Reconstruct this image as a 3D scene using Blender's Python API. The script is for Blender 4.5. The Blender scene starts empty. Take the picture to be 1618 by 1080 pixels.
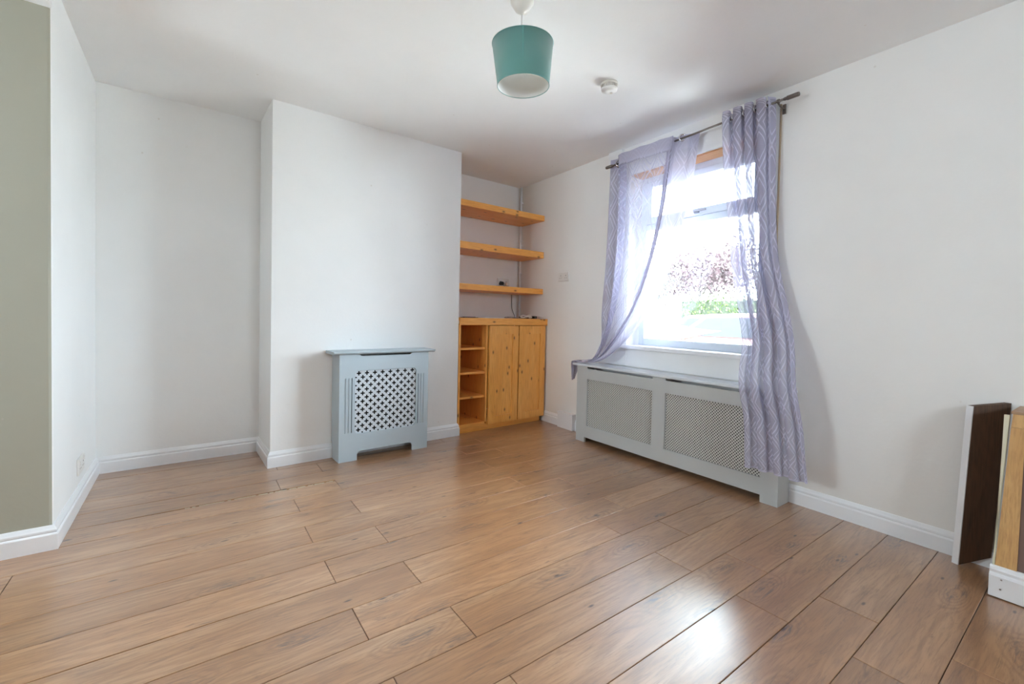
import bpy, bmesh, math, random
from mathutils import Vector, Matrix, Euler
from math import pi, sin, cos, radians

random.seed(7)
SC = bpy.context.scene
COL = SC.collection

# ------------------------------------------------------------------ camera
FPX, CXP, CYP = 706.49, 831.74, 516.10
YAW, PITCH, ROLL = 0.64485, 0.02461, 0.02226
cam_data = bpy.data.cameras.new('camera')
cam = bpy.data.objects.new('camera', cam_data)
COL.objects.link(cam)
cam.location = (0, 0, 1.0457)
fw = Vector((sin(YAW) * cos(PITCH), cos(YAW) * cos(PITCH), -sin(PITCH)))
rt = Vector((cos(YAW), -sin(YAW), 0))
up = rt.cross(fw)
R_ = rt * cos(ROLL) + up * sin(ROLL)
U_ = up * cos(ROLL) - rt * sin(ROLL)
mw = Matrix((R_, U_, -fw)).transposed().to_4x4()
mw.translation = cam.location
cam.matrix_world = mw
cam_data.sensor_width = 36.0
cam_data.lens = FPX / 1618 * 36.0
cam_data.shift_x = (809 - CXP) / 1618
cam_data.shift_y = (CYP - 540) / 1618
cam_data.clip_start = 0.02
SC.camera = cam

# ------------------------------------------------------------------ world, sun, exposure
w = bpy.data.worlds.new('sky')
SC.world = w
w.use_nodes = True
wn_ = w.node_tree.nodes
wl_ = w.node_tree.links
wn_.clear()
wo = wn_.new('ShaderNodeOutputWorld')
bg = wn_.new('ShaderNodeBackground')
bg.inputs['Color'].default_value = (0.78, 0.91, 1.0, 1)
bg.inputs['Strength'].default_value = 24.0
wl_.new(bg.outputs[0], wo.inputs[0])

sun_d = bpy.data.lights.new('sun', 'SUN')
sun_d.energy = 15.0
sun_d.angle = radians(0.6)
sun_d.color = (1.0, 0.96, 0.88)
sun = bpy.data.objects.new('sun', sun_d)
COL.objects.link(sun)
sun.rotation_euler = Vector((0.40, -0.30, -0.86)).to_track_quat('-Z', 'Y').to_euler()

vs = SC.view_settings
vs.view_transform = 'Standard'
vs.look = 'None'
vs.exposure = 1.12
vs.gamma = 1.0
vs.use_curve_mapping = False
SC.cycles.use_denoising = True
SC.cycles.max_bounces = 12
SC.cycles.diffuse_bounces = 8
SC.cycles.transparent_max_bounces = 24
SC.cycles.sample_clamp_indirect = 12
SC.cycles.caustics_reflective = False
SC.cycles.caustics_refractive = False

# ------------------------------------------------------------------ room frames
H = 2.42
CL = Vector((0.426, 3.369, 0)); CR = Vector((1.844, 3.421, 0))
AL = Vector((0.411, 3.830, 0)); BL = Vector((-0.469, 3.816, 0)); NI = Vector((-0.469, 2.738, 0))
C0 = Vector((2.857, 3.955, 0))
WD = Vector((0.0205, 1, 0)).normalized()
WN = Vector((-WD.y, WD.x, 0))
BD = (CR - CL).normalized()
BN = Vector((BD.y, -BD.x, 0))
Z = Vector((0, 0, 1))

def frame(o, x, y):
    m = Matrix((x, y, Z)).transposed().to_4x4()
    m.translation = o
    return m
FB = frame(CL, BD, -BN)          # chimney frame: x along wall, y into wall, z up
FW = frame(C0, -WD, -WN)         # window wall frame: x toward camera, y into wall (outside), z up
def at(fr, x, y, z=0.0):
    return fr @ Matrix.Translation((x, y, z))
WIN = [1.56, 2.60, 0.80, 2.19]   # opening s0,s1,z0,z1
REAR_Y = -1.7
LEFT_X = -2.6

# portal-style daylight helpers at the seen window and two added openings
def portal(name, m, sx, sz):
    l = bpy.data.lights.new(name, 'AREA')
    l.shape = 'RECTANGLE'; l.size = sx; l.size_y = sz
    l.cycles.is_portal = True
    o = bpy.data.objects.new(name, l)
    COL.objects.link(o)
    o.matrix_world = m
    return o
portal('window_portal', at(FW, 2.08, 0.32, 1.5) @ Euler((-pi / 2, 0, 0)).to_matrix().to_4x4(), 1.1, 1.45)
REAR_FILL = (.9, 1.55, 1.3, 1.85)      # unseen rear opening added for fill light: x0,x1,z0,z1
portal('rear_fill_portal', Matrix.Translation(((REAR_FILL[0] + REAR_FILL[1]) / 2, REAR_Y - 0.2, (REAR_FILL[2] + REAR_FILL[3]) / 2)) @ Euler((pi / 2, 0, 0)).to_matrix().to_4x4(), 0.7, 0.55)

LEFT_FILL = (1.80, 2.62, 1.2, 1.98)       # unseen opening added in the far left wall for fill light: y0,y1,z0,z1
portal('left_fill_portal', Matrix.Translation((LEFT_X - 0.25, (LEFT_FILL[0] + LEFT_FILL[1]) / 2, (LEFT_FILL[2] + LEFT_FILL[3]) / 2)) @ Euler((pi / 2, 0, -pi / 2)).to_matrix().to_4x4(), LEFT_FILL[1] - LEFT_FILL[0], LEFT_FILL[3] - LEFT_FILL[2])

# ------------------------------------------------------------------ object helpers
def link(o):
    COL.objects.link(o); return o
def thing(name, label, cat, m=None, group=None):
    o = link(bpy.data.objects.new(name, None))
    o.empty_display_size = 0.05
    if m is not None: o.matrix_world = m
    o['label'] = label; o['category'] = cat
    if group: o['group'] = group
    return o
def tag(o, label, cat, group=None):
    o['label'] = label; o['category'] = cat
    if group: o['group'] = group
    return o
def obj(name, bm, mat, parent=None, m=None, smooth=False, kind=None, bevel=0):
    bmesh.ops.recalc_face_normals(bm, faces=bm.faces)
    me = bpy.data.meshes.new(name)
    bm.to_mesh(me); bm.free()
    if smooth:
        for p in me.polygons: p.use_smooth = True
    o = link(bpy.data.objects.new(name, me))
    for mm in (mat if isinstance(mat, list) else [mat]): me.materials.append(mm)
    if parent: o.parent = parent
    if m is not None:
        o.matrix_local = m
    if kind: o['kind'] = kind
    if bevel:
        b = o.modifiers.new('bevel', 'BEVEL'); b.width = bevel; b.segments = 2; b.limit_method = 'ANGLE'
    return o
def box(bm, x0, x1, y0, y1, z0, z1):
    v = [bm.verts.new(p) for p in ((x0, y0, z0), (x1, y0, z0), (x1, y1, z0), (x0, y1, z0), (x0, y0, z1), (x1, y0, z1), (x1, y1, z1), (x0, y1, z1))]
    for f in ((0, 3, 2, 1), (4, 5, 6, 7), (0, 1, 5, 4), (1, 2, 6, 5), (2, 3, 7, 6), (3, 0, 4, 7)):
        bm.faces.new([v[i] for i in f])
    return v
def B(*boxes):
    bm = bmesh.new()
    for b in boxes: box(bm, *b)
    return bm
def prism(bm, pts, z0, z1):
    a = [bm.verts.new((p[0], p[1], z0)) for p in pts]
    b = [bm.verts.new((p[0], p[1], z1)) for p in pts]
    n = len(pts)
    bm.faces.new(a[::-1]); bm.faces.new(b)
    for i in range(n):
        bm.faces.new((a[i], a[(i + 1) % n], b[(i + 1) % n], b[i]))
    return bm
def lathe(bm, prof, seg=32, c=(0, 0, 0), axis=None):
    rings = []
    q = axis.to_track_quat('Z', 'Y').to_matrix() if axis is not None else Matrix.Identity(3)
    c = Vector(c)
    for r, z in prof:
        if r < 1e-6: rings.append([bm.verts.new(q @ Vector((0, 0, z)) + c)])
        else: rings.append([bm.verts.new(q @ Vector((r * cos(2 * pi * i / seg), r * sin(2 * pi * i / seg), z)) + c) for i in range(seg)])
    for a, b in zip(rings, rings[1:]):
        for i in range(seg):
            j = (i + 1) % seg
            if len(a) == 1 and len(b) > 1: bm.faces.new((a[0], b[i], b[j]))
            elif len(b) == 1 and len(a) > 1: bm.faces.new((a[i], b[0], a[j]))
            elif len(a) > 1: bm.faces.new((a[i], b[i], b[j], a[j]))
    return bm
def tube(bm, pts, r, seg=8):
    pts = [Vector(p) for p in pts]
    rings = []
    prev = None
    for i, p in enumerate(pts):
        t = (pts[min(i + 1, len(pts) - 1)] - pts[max(i - 1, 0)]).normalized()
        if prev is None:
            a = t.orthogonal().normalized()
        else:
            a = (prev - t * prev.dot(t)).normalized()
        prev = a
        b = t.cross(a)
        rr = r[i] if isinstance(r, (list, tuple)) else r
        rings.append([bm.verts.new(p + (a * cos(2 * pi * k / seg) + b * sin(2 * pi * k / seg)) * rr) for k in range(seg)])
    for a, b in zip(rings, rings[1:]):
        for k in range(seg):
            bm.faces.new((a[k], a[(k + 1) % seg], b[(k + 1) % seg], b[k]))
    bm.faces.new(rings[0][::-1]); bm.faces.new(rings[-1])
    return bm
def smooth_path(pts, n=8):
    pts = [Vector(p) for p in pts]
    P = [pts[0] * 2 - pts[1]] + pts + [pts[-1] * 2 - pts[-2]]
    out = []
    for i in range(1, len(P) - 2):
        for k in range(n):
            t = k / n
            a, b, c, d = P[i - 1], P[i], P[i + 1], P[i + 2]
            out.append(0.5 * ((2 * b) + (c - a) * t + (2 * a - 5 * b + 4 * c - d) * t * t + (3 * b - a - 3 * c + d) * t ** 3))
    out.append(pts[-1])
    return out
def plate(name, outer, holes, y0, y1, mat, parent):
    """flat board in the XZ plane with real openings, from y0 to y1"""
    cu = bpy.data.curves.new('outline', 'CURVE')
    cu.dimensions = '2D'; cu.fill_mode = 'BOTH'
    for pl in [outer] + holes:
        s = cu.splines.new('POLY'); s.points.add(len(pl) - 1)
        for i, (x, z) in enumerate(pl): s.points[i].co = (x, z, 0, 1)
        s.use_cyclic_u = True
    cu.extrude = abs(y1 - y0) / 2
    o = bpy.data.objects.new('outline', cu); COL.objects.link(o)
    dg = bpy.context.evaluated_depsgraph_get()
    me = bpy.data.meshes.new_from_object(o.evaluated_get(dg))
    bpy.data.objects.remove(o); bpy.data.curves.remove(cu)
    me.name = name
    ym = (y0 + y1) / 2
    me.transform(Matrix(((1, 0, 0, 0), (0, 0, -1, ym), (0, 1, 0, 0), (0, 0, 0, 1))))
    me.materials.clear(); me.materials.append(mat)
    for p in me.polygons: p.use_smooth = False
    r = link(bpy.data.objects.new(name, me))
    if parent: r.parent = parent
    return r
def rrect(x0, x1, z0, z1, r, n=5):
    out = []
    for cx, cz, a0 in ((x1 - r, z0 + r, -pi / 2), (x1 - r, z1 - r, 0), (x0 + r, z1 - r, pi / 2), (x0 + r, z0 + r, pi)):
        for k in range(n + 1):
            a = a0 + pi / 2 * k / n
            out.append((cx + r * cos(a), cz + r * sin(a)))
    return out

# ------------------------------------------------------------------ materials
def newmat(name):
    m = bpy.data.materials.new(name); m.use_nodes = True
    nt = m.node_tree
    return m, nt, nt.nodes['Principled BSDF']
def N(nt, t, **kw):
    n = nt.nodes.new(t)
    for k, v in kw.items():
        if k in n.inputs: n.inputs[k].default_value = v
        else: setattr(n, k, v)
    return n
def L(nt, a, b): nt.links.new(a, b)
def ramp(nt, stops, interp='LINEAR'):
    r = nt.nodes.new('ShaderNodeValToRGB')
    r.color_ramp.interpolation = interp
    e = r.color_ramp.elements
    while len(e) > 1: e.remove(e[-1])
    e[0].position, e[0].color = stops[0][0], (*stops[0][1], 1)
    for p, c in stops[1:]:
        x = e.new(p); x.color = (*c, 1)
    return r
def g(v): return (v, v, v)
def mixc(nt, fac, a, b, mode='MIX'):
    m = nt.nodes.new('ShaderNodeMix'); m.data_type = 'RGBA'; m.blend_type = mode
    for s, v in ((0, fac), (6, a), (7, b)):
        if hasattr(v, 'links') or hasattr(v, 'is_linked'): nt.links.new(v, m.inputs[s])
        else: m.inputs[s].default_value = v if s == 0 else (*v, 1)
    return m.outputs[2]
def plain(name, col, rough=0.5, metal=0.0, bump=0.0, bscale=200.0, var=0.0, **kw):
    m, nt, b = newmat(name)
    b.inputs['Base Color'].default_value = (*col, 1)
    b.inputs['Roughness'].default_value = rough
    b.inputs['Metallic'].default_value = metal
    for k, v in kw.items(): b.inputs[k.replace('_', ' ')].default_value = v
    tc = N(nt, 'ShaderNodeTexCoord')
    if var:
        n = N(nt, 'ShaderNodeTexNoise', Scale=3.0, Detail=5.0); L(nt, tc.outputs['Object'], n.inputs['Vector'])
        r = ramp(nt, [(0.3, tuple(c * (1 - var) for c in col)), (0.7, col)])
        L(nt, n.outputs['Fac'], r.inputs[0]); L(nt, r.outputs[0], b.inputs['Base Color'])
    if bump:
        n2 = N(nt, 'ShaderNodeTexNoise', Scale=bscale, Detail=3.0); L(nt, tc.outputs['Object'], n2.inputs['Vector'])
        bp = N(nt, 'ShaderNodeBump', Strength=bump, Distance=0.002); L(nt, n2.outputs['Fac'], bp.inputs['Height']); L(nt, bp.outputs[0], b.inputs['Normal'])
    return m
def plaster(name, col, dirt=(0.62, 0.57, 0.50), amt=0.25, low=False):
    m, nt, b = newmat(name)
    b.inputs['Roughness'].default_value = 0.62
    b.inputs['Specular IOR Level'].default_value = 0.3
    tc = N(nt, 'ShaderNodeTexCoord')
    n1 = N(nt, 'ShaderNodeTexNoise', Scale=1.7, Detail=6.0, Roughness=0.6); L(nt, tc.outputs['Object'], n1.inputs['Vector'])
    r1 = ramp(nt, [(0.35, tuple(c * 0.965 for c in col)), (0.65, col)]); L(nt, n1.outputs['Fac'], r1.inputs[0])
    # small scuffs
    n2 = N(nt, 'ShaderNodeTexNoise', Scale=9.0, Detail=8.0, Roughness=0.7); L(nt, tc.outputs['Object'], n2.inputs['Vector'])
    r2 = ramp(nt, [(0.66, g(0)), (0.74, g(amt))]); L(nt, n2.outputs['Fac'], r2.inputs[0])
    v = N(nt, 'ShaderNodeTexVoronoi', Scale=4.5); L(nt, tc.outputs['Object'], v.inputs['Vector'])
    r3 = ramp(nt, [(0.012, g(0.55)), (0.035, g(0))]); L(nt, v.outputs['Distance'], r3.inputs[0])
    a = N(nt, 'ShaderNodeMath', operation='MAXIMUM'); L(nt, r2.outputs[0], a.inputs[0]); L(nt, r3.outputs[0], a.inputs[1])
    fac = a.outputs[0]
    if low:   # grubby band just above the skirting
        sp = N(nt, 'ShaderNodeSeparateXYZ'); L(nt, tc.outputs['Object'], sp.inputs[0])
        mr = N(nt, 'ShaderNodeMapRange'); L(nt, sp.outputs['Z'], mr.inputs[0])
        for i, vv in enumerate((0.45, 0.10, 0.0, 0.45)): mr.inputs[i + 1].default_value = vv
        n3 = N(nt, 'ShaderNodeTexNoise', Scale=4.0, Detail=6.0); L(nt, tc.outputs['Object'], n3.inputs['Vector'])
        mu = N(nt, 'ShaderNodeMath', operation='MULTIPLY'); L(nt, mr.outputs[0], mu.inputs[0]); L(nt, n3.outputs['Fac'], mu.inputs[1])
        a2 = N(nt, 'ShaderNodeMath', operation='MAXIMUM'); L(nt, fac, a2.inputs[0]); L(nt, mu.outputs[0], a2.inputs[1]); fac = a2.outputs[0]
    L(nt, mixc(nt, fac, r1.outputs[0], dirt), b.inputs['Base Color'])
    n4 = N(nt, 'ShaderNodeTexNoise', Scale=55.0, Detail=5.0); L(nt, tc.outputs['Object'], n4.inputs['Vector'])
    n5 = N(nt, 'ShaderNodeTexNoise', Scale=2.2, Detail=2.0); L(nt, tc.outputs['Object'], n5.inputs['Vector'])
    ad = N(nt, 'ShaderNodeMath', operation='MULTIPLY_ADD'); L(nt, n5.outputs['Fac'], ad.inputs[0]); ad.inputs[1].default_value = 6.0; L(nt, n4.outputs['Fac'], ad.inputs[2])
    bp = N(nt, 'ShaderNodeBump', Strength=0.25, Distance=0.002); L(nt, ad.outputs[0], bp.inputs['Height']); L(nt, bp.outputs[0], b.inputs['Normal'])
    return m
def wood(name, light, mid, dark, axis='X', rough=0.4, knots=True, knotcol=(0.13, 0.045, 0.015), scale=1.0, perobj=False, gloss_coat=0.0):
    m, nt, b = newmat(name)
    tc = N(nt, 'ShaderNodeTexCoord')
    mp = N(nt, 'ShaderNodeMapping')
    rot = {'X': (0, 0, 0), 'Y': (0, 0, pi / 2), 'Z': (0, pi / 2, 0)}[axis]
    mp.inputs['Rotation'].default_value = rot
    vec = tc.outputs['Object']
    oi = N(nt, 'ShaderNodeObjectInfo')
    cm = N(nt, 'ShaderNodeCombineXYZ')
    mu = N(nt, 'ShaderNodeMath', operation='MULTIPLY'); L(nt, oi.outputs['Random'], mu.inputs[0]); mu.inputs[1].default_value = 37.0
    for i in range(3): L(nt, mu.outputs[0], cm.inputs[i])
    L(nt, vec, mp.inputs['Vector'])
    ad = N(nt, 'ShaderNodeVectorMath', operation='ADD'); L(nt, mp.outputs[0], ad.inputs[0]); L(nt, cm.outputs[0], ad.inputs[1])
    def nz(sc, det=4.0, rg=0.55, dist=0.0):
        q = N(nt, 'ShaderNodeMapping'); q.inputs['Scale'].default_value = tuple(s * scale for s in sc); L(nt, ad.outputs[0], q.inputs['Vector'])
        n = N(nt, 'ShaderNodeTexNoise', Scale=1.0, Detail=det, Roughness=rg, Distortion=dist); L(nt, q.outputs[0], n.inputs['Vector'])
        return n.outputs['Fac']
    big = nz((1.3, 7, 7), 3.0, 0.5, 0.6)
    # growth rings: contour lines of a stretched noise
    mm = N(nt, 'ShaderNodeMath', operation='MULTIPLY'); L(nt, nz((0.9, 5.5, 5.5), 1.5, 0.4, 0.3), mm.inputs[0]); mm.inputs[1].default_value = 95.0
    sn = N(nt, 'ShaderNodeMath', operation='SINE'); L(nt, mm.outputs[0], sn.inputs[0])
    fine = nz((9, 190, 190), 3.0, 0.6)
    r0 = ramp(nt, [(0.30, mid), (0.68, light)]); L(nt, big, r0.inputs[0])
    rs = ramp(nt, [(0.1, g(0)), (1.0, g(0.38))]); 
    mr = N(nt, 'ShaderNodeMapRange'); L(nt, sn.outputs[0], mr.inputs[0]); mr.inputs[1].default_value = -1; mr.inputs[2].default_value = 1
    L(nt, mr.outputs[0], rs.inputs[0])
    c1 = mixc(nt, rs.outputs[0], r0.outputs[0], mid)
    rf = ramp(nt, [(0.42, g(0.0)), (0.72, g(0.55))]); L(nt, fine, rf.inputs[0])
    c2 = mixc(nt, rf.outputs[0], c1, dark)
    st = nz((2.6, 17, 17), 6.0, 0.68, 0.4)
    rst = ramp(nt, [(0.60, g(0)), (0.74, g(0.75))]); L(nt, st, rst.inputs[0])
    c3 = mixc(nt, rst.outputs[0], c2, dark)
    if knots:
        kp = N(nt, 'ShaderNodeSeparateXYZ'); L(nt, ad.outputs[0], kp.inputs[0])
        yz = N(nt, 'ShaderNodeMath', operation='ADD'); L(nt, kp.outputs[1], yz.inputs[0]); L(nt, kp.outputs[2], yz.inputs[1])
        kc = N(nt, 'ShaderNodeCombineXYZ'); L(nt, kp.outputs[0], kc.inputs[0]); L(nt, yz.outputs[0], kc.inputs[1])
        q = N(nt, 'ShaderNodeMapping'); q.inputs['Scale'].default_value = (5.5 * scale, 10.5 * scale, 1); L(nt, kc.outputs[0], q.inputs['Vector'])
        vo = N(nt, 'ShaderNodeTexVoronoi', Scale=1.0, voronoi_dimensions='2D'); L(nt, q.outputs[0], vo.inputs['Vector'])
        rk0 = ramp(nt, [(0.045, g(0.85)), (0.075, g(0.35)), (0.14, g(0))]); L(nt, vo.outputs['Distance'], rk0.inputs[0])
        kcol = N(nt, 'ShaderNodeSeparateColor'); L(nt, vo.outputs['Color'], kcol.inputs[0])
        gt = N(nt, 'ShaderNodeMath', operation='GREATER_THAN'); L(nt, kcol.outputs[0], gt.inputs[0]); gt.inputs[1].default_value = .5
        rk = N(nt, 'ShaderNodeMath', operation='MULTIPLY'); L(nt, rk0.outputs[0], rk.inputs[0]); L(nt, gt.outputs[0], rk.inputs[1])
        c3 = mixc(nt, rk.outputs[0], c3, knotcol)
    if perobj:
        hs = N(nt, 'ShaderNodeHueSaturation'); L(nt, c3, hs.inputs['Color'])
        vr = N(nt, 'ShaderNodeMapRange'); L(nt, oi.outputs['Random'], vr.inputs[0]); vr.inputs[3].default_value = 0.88; vr.inputs[4].default_value = 1.1
        L(nt, vr.outputs[0], hs.inputs['Value']); c3 = hs.outputs[0]
    L(nt, c3, b.inputs['Base Color'])
    b.inputs['Roughness'].default_value = rough
    rr = N(nt, 'ShaderNodeMapRange'); L(nt, st, rr.inputs[0]); rr.inputs[3].default_value = rough - 0.06; rr.inputs[4].default_value = rough + 0.12
    L(nt, rr.outputs[0], b.inputs['Roughness'])
    bp = N(nt, 'ShaderNodeBump', Strength=0.12, Distance=0.001); L(nt, fine, bp.inputs['Height']); L(nt, bp.outputs[0], b.inputs['Normal'])
    return m

M_WALL = plaster('wall_paint', (0.855, 0.86, 0.855), amt=0.12)
M_WALLW = plaster('wall_paint_window', (0.84, 0.83, 0.81), amt=0.2, low=True)
M_RET = plaster('wall_beige_dark', (0.39, 0.385, 0.315), amt=0.15)
M_PANEL = plaster('surround_paint', (0.83, 0.84, 0.84), amt=0.1)
M_CEIL = plaster('ceiling_paint', (0.875, 0.875, 0.87), amt=0.08)
M_GLOSSW = plain('white_gloss', (0.82, 0.83, 0.85), 0.28, bump=0.15, bscale=40, var=0.04)
M_UPVC = plain('white_upvc', (0.60, 0.65, 0.71), 0.45)
M_PLASTIC = plain('white_plastic', (0.76, 0.74, 0.71), 0.35)
M_IVORY = plain('ivory_plastic', (0.70, 0.66, 0.60), 0.4)
M_BLACK = plain('black_plastic', (0.015, 0.014, 0.014), 0.4)
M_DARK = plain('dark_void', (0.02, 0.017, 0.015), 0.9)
def laminate():
    m, nt, b = newmat('oak_laminate')
    tc = N(nt, 'ShaderNodeTexCoord'); oi = N(nt, 'ShaderNodeObjectInfo')
    def mt(op, a, b2=None, c=None):
        n = N(nt, 'ShaderNodeMath', operation=op)
        for i, v in enumerate((a, b2, c)):
            if v is None: continue
            if isinstance(v, (int, float)): n.inputs[i].default_value = v
            else: L(nt, v, n.inputs[i])
        return n.outputs[0]
    mu = mt('MULTIPLY', oi.outputs['Random'], 61.0)
    cm = N(nt, 'ShaderNodeCombineXYZ'); L(nt, mu, cm.inputs[0]); L(nt, mu, cm.inputs[1])
    ad = N(nt, 'ShaderNodeVectorMath', operation='ADD'); L(nt, tc.outputs['Object'], ad.inputs[0]); L(nt, cm.outputs[0], ad.inputs[1])
    def nz(sc, det=3.0, rg=.55, dist=0.0):
        q = N(nt, 'ShaderNodeMapping'); q.inputs['Scale'].default_value = sc; L(nt, ad.outputs[0], q.inputs['Vector'])
        n = N(nt, 'ShaderNodeTexNoise', Scale=1.0, Detail=det, Roughness=rg, Distortion=dist); L(nt, q.outputs[0], n.inputs['Vector'])
        return n.outputs['Fac']
    # scattered knots
    wq = N(nt, 'ShaderNodeMapping'); wq.inputs['Scale'].default_value = (2.3, 6.5, 1.0); L(nt, ad.outputs[0], wq.inputs['Vector'])
    vo = N(nt, 'ShaderNodeTexVoronoi', Scale=1.0, Randomness=1.0, voronoi_dimensions='2D'); L(nt, wq.outputs[0], vo.inputs['Vector'])
    sc_ = N(nt, 'ShaderNodeSeparateColor'); L(nt, vo.outputs['Color'], sc_.inputs[0])
    has = mt('GREATER_THAN', sc_.outputs[0], .52)
    near = N(nt, 'ShaderNodeMapRange', interpolation_type='SMOOTHSTEP'); L(nt, vo.outputs['Distance'], near.inputs[0])
    near.inputs[1].default_value = .42; near.inputs[2].default_value = .0; near.inputs[3].default_value = 0; near.inputs[4].default_value = 1
    kn = mt('MULTIPLY', near.outputs[0], has)
    # growth lines, pushed round the knots
    field = mt('ADD', mt('MULTIPLY', nz((.9, 6.0, 1), 2.0, .45, .5), 70.0), mt('MULTIPLY', kn, 24.0))
    rings = mt('MULTIPLY_ADD', mt('SINE', field), .5, .5)
    fine = nz((9, 120, 1), 5.0, .7, .35)
    streak = nz((4.5, 30, 1), 8.0, .74, 1.1)
    tone = nz((.8, 5, 1), 3.0, .5, .5)
    c0 = ramp(nt, [(.28, (.325, .160, .072)), (.52, (.415, .220, .108)), (.75, (.51, .308, .172))]); L(nt, tone, c0.inputs[0])
    f1 = ramp(nt, [(.25, g(.0)), (1.0, g(.42))]); L(nt, rings, f1.inputs[0])
    c1 = mixc(nt, f1.outputs[0], c0.outputs[0], (.27, .135, .068))
    f2 = ramp(nt, [(.46, g(0)), (.70, g(.62))]); L(nt, fine, f2.inputs[0])
    c2 = mixc(nt, f2.outputs[0], c1, (.20, .105, .06))
    f3 = ramp(nt, [(.55, g(0)), (.68, g(.72))]); L(nt, streak, f3.inputs[0])
    c3 = mixc(nt, f3.outputs[0], c2, (.175, .10, .066))
    # grey-brown smudge round each knot, broken by the streaks
    sm = mt('MULTIPLY', mt('POWER', kn, 1.6), mt('MULTIPLY_ADD', mt('SUBTRACT', nz((9, 55, 1), 6.0, .75, 1.2), .47), 6.5, .05))
    sm = mt('MINIMUM', mt('MAXIMUM', sm, 0), .85)
    c4 = mixc(nt, sm, c3, (.105, .078, .072))
    core = N(nt, 'ShaderNodeMapRange'); L(nt, vo.outputs['Distance'], core.inputs[0])
    core.inputs[1].default_value = .045; core.inputs[2].default_value = .015; core.inputs[3].default_value = 0; core.inputs[4].default_value = .8
    c5 = mixc(nt, mt('MULTIPLY', core.outputs[0], mt('GREATER_THAN', sc_.outputs[1], .6)), c4, (.05, .03, .025))
    hs = N(nt, 'ShaderNodeHueSaturation'); L(nt, c5, hs.inputs['Color'])
    vr = N(nt, 'ShaderNodeMapRange'); L(nt, oi.outputs['Random'], vr.inputs[0]); vr.inputs[3].default_value = .92; vr.inputs[4].default_value = 1.1
    L(nt, vr.outputs[0], hs.inputs['Value']); L(nt, hs.outputs[0], b.inputs['Base Color'])
    rr = N(nt, 'ShaderNodeMapRange'); L(nt, streak, rr.inputs[0]); rr.inputs[3].default_value = .30; rr.inputs[4].default_value = .48; L(nt, rr.outputs[0], b.inputs['Roughness'])
    bp = N(nt, 'ShaderNodeBump', Strength=.10, Distance=.001); L(nt, mt('ADD', fine, mt('MULTIPLY', nz((3, 14, 1), 2.0), 1.5)), bp.inputs['Height']); L(nt, bp.outputs[0], b.inputs['Normal'])
    L(nt, bp.outputs[0], b.inputs['Coat Normal'])
    return m
M_FLOOR = laminate()
_b = M_FLOOR.node_tree.nodes['Principled BSDF']
_b.inputs['Coat Weight'].default_value = 1.0; _b.inputs['Coat Roughness'].default_value = 0.26; _b.inputs['Coat IOR'].default_value = 1.75
M_PINE_X = wood('pine_along', (0.93, 0.46, 0.115), (0.86, 0.37, 0.07), (0.58, 0.21, 0.04), 'X', 0.38)
M_PINE_Z = wood('pine_upright', (0.92, 0.48, 0.13), (0.85, 0.38, 0.075), (0.56, 0.22, 0.045), 'Z', 0.38)
M_PINE_IN = wood('pine_inside_shade', (0.56, 0.28, 0.07), (0.50, 0.23, 0.05), (0.36, 0.14, 0.03), 'Z', 0.5, False)  # darker pine copy, the cabinet's interior shade put into its colour
M_OAK_Z = wood('oak_frame', (0.66, 0.40, 0.16), (0.56, 0.31, 0.11), (0.34, 0.17, 0.06), 'Z', 0.45, False)
M_DKBOARD = wood('dark_board', (0.11, 0.055, 0.028), (0.065, 0.030, 0.016), (0.02, 0.011, 0.007), 'Z', 0.5, False)
M_SOFFIT = wood('lintel_timber', (0.62, 0.34, 0.17), (0.55, 0.28, 0.13), (0.42, 0.2, 0.09), 'X', 0.5, False)
M_COVS = plain('pale_blue_grey_paint', (0.47, 0.555, 0.61), 0.42, bump=0.1, bscale=60, var=0.05)
M_COVL = plain('grey_paint', (0.50, 0.515, 0.51), 0.42, bump=0.1, bscale=60, var=0.06)
M_GRILL = plain('grille_grey', (0.60, 0.60, 0.56), 0.5)
M_METAL = plain('brushed_bronze', (0.20, 0.17, 0.15), 0.35, metal=0.9)
M_CHROME = plain('chrome', (0.72, 0.72, 0.74), 0.18, metal=1.0)
M_LEATHER = plain('brown_panel', (0.20, 0.125, 0.10), 0.6, bump=0.3, bscale=90, var=0.2)
M_CREAM = plain('cream_edge', (0.66, 0.62, 0.46), 0.5)
M_CHIP = plain('chipped_core', (0.50, 0.42, 0.30), 0.9, bump=0.6, bscale=150, var=0.4)

# ------------------------------------------------------------------ structure
def wall(name, bm, mat):
    return obj(name, bm, mat, kind='structure')
floor = wall('floor', prism(bmesh.new(), [(LEFT_X - .2, REAR_Y - .2), (3.3, REAR_Y - .2), (3.3, 4.3), (LEFT_X - .2, 4.3)], -0.16, -0.012), M_DARK)
wall('ceiling', prism(bmesh.new(), [(LEFT_X - .2, REAR_Y - .3), (3.2, REAR_Y - .3), (3.2, 4.3), (LEFT_X - .2, 4.3)], H, H + 0.25), M_CEIL)
cb = FB @ Vector((0, .76, 0)); cb2 = FB @ Vector((1.4187, .76, 0))
wall('wall_chimney', prism(bmesh.new(), [CL, CR, cb2, cb], 0, H), M_WALL)
wall('wall_back_left', prism(bmesh.new(), [BL, AL, (0.407, 4.15), (-0.469, 4.15)], 0, H), M_WALL)
q1 = FB @ Vector((1.4187, .4975, 0))
wall('wall_back_right', prism(bmesh.new(), [q1, C0, (2.87, 4.15), cb2], 0, H), M_WALL)
wall('wall_left', prism(bmesh.new(), [(NI.x, NI.y + .004), BL, (-0.469, 4.15), (LEFT_X, 4.15), (LEFT_X, NI.y), (NI.x - .004, NI.y)], 0, H), M_WALL)
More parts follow.
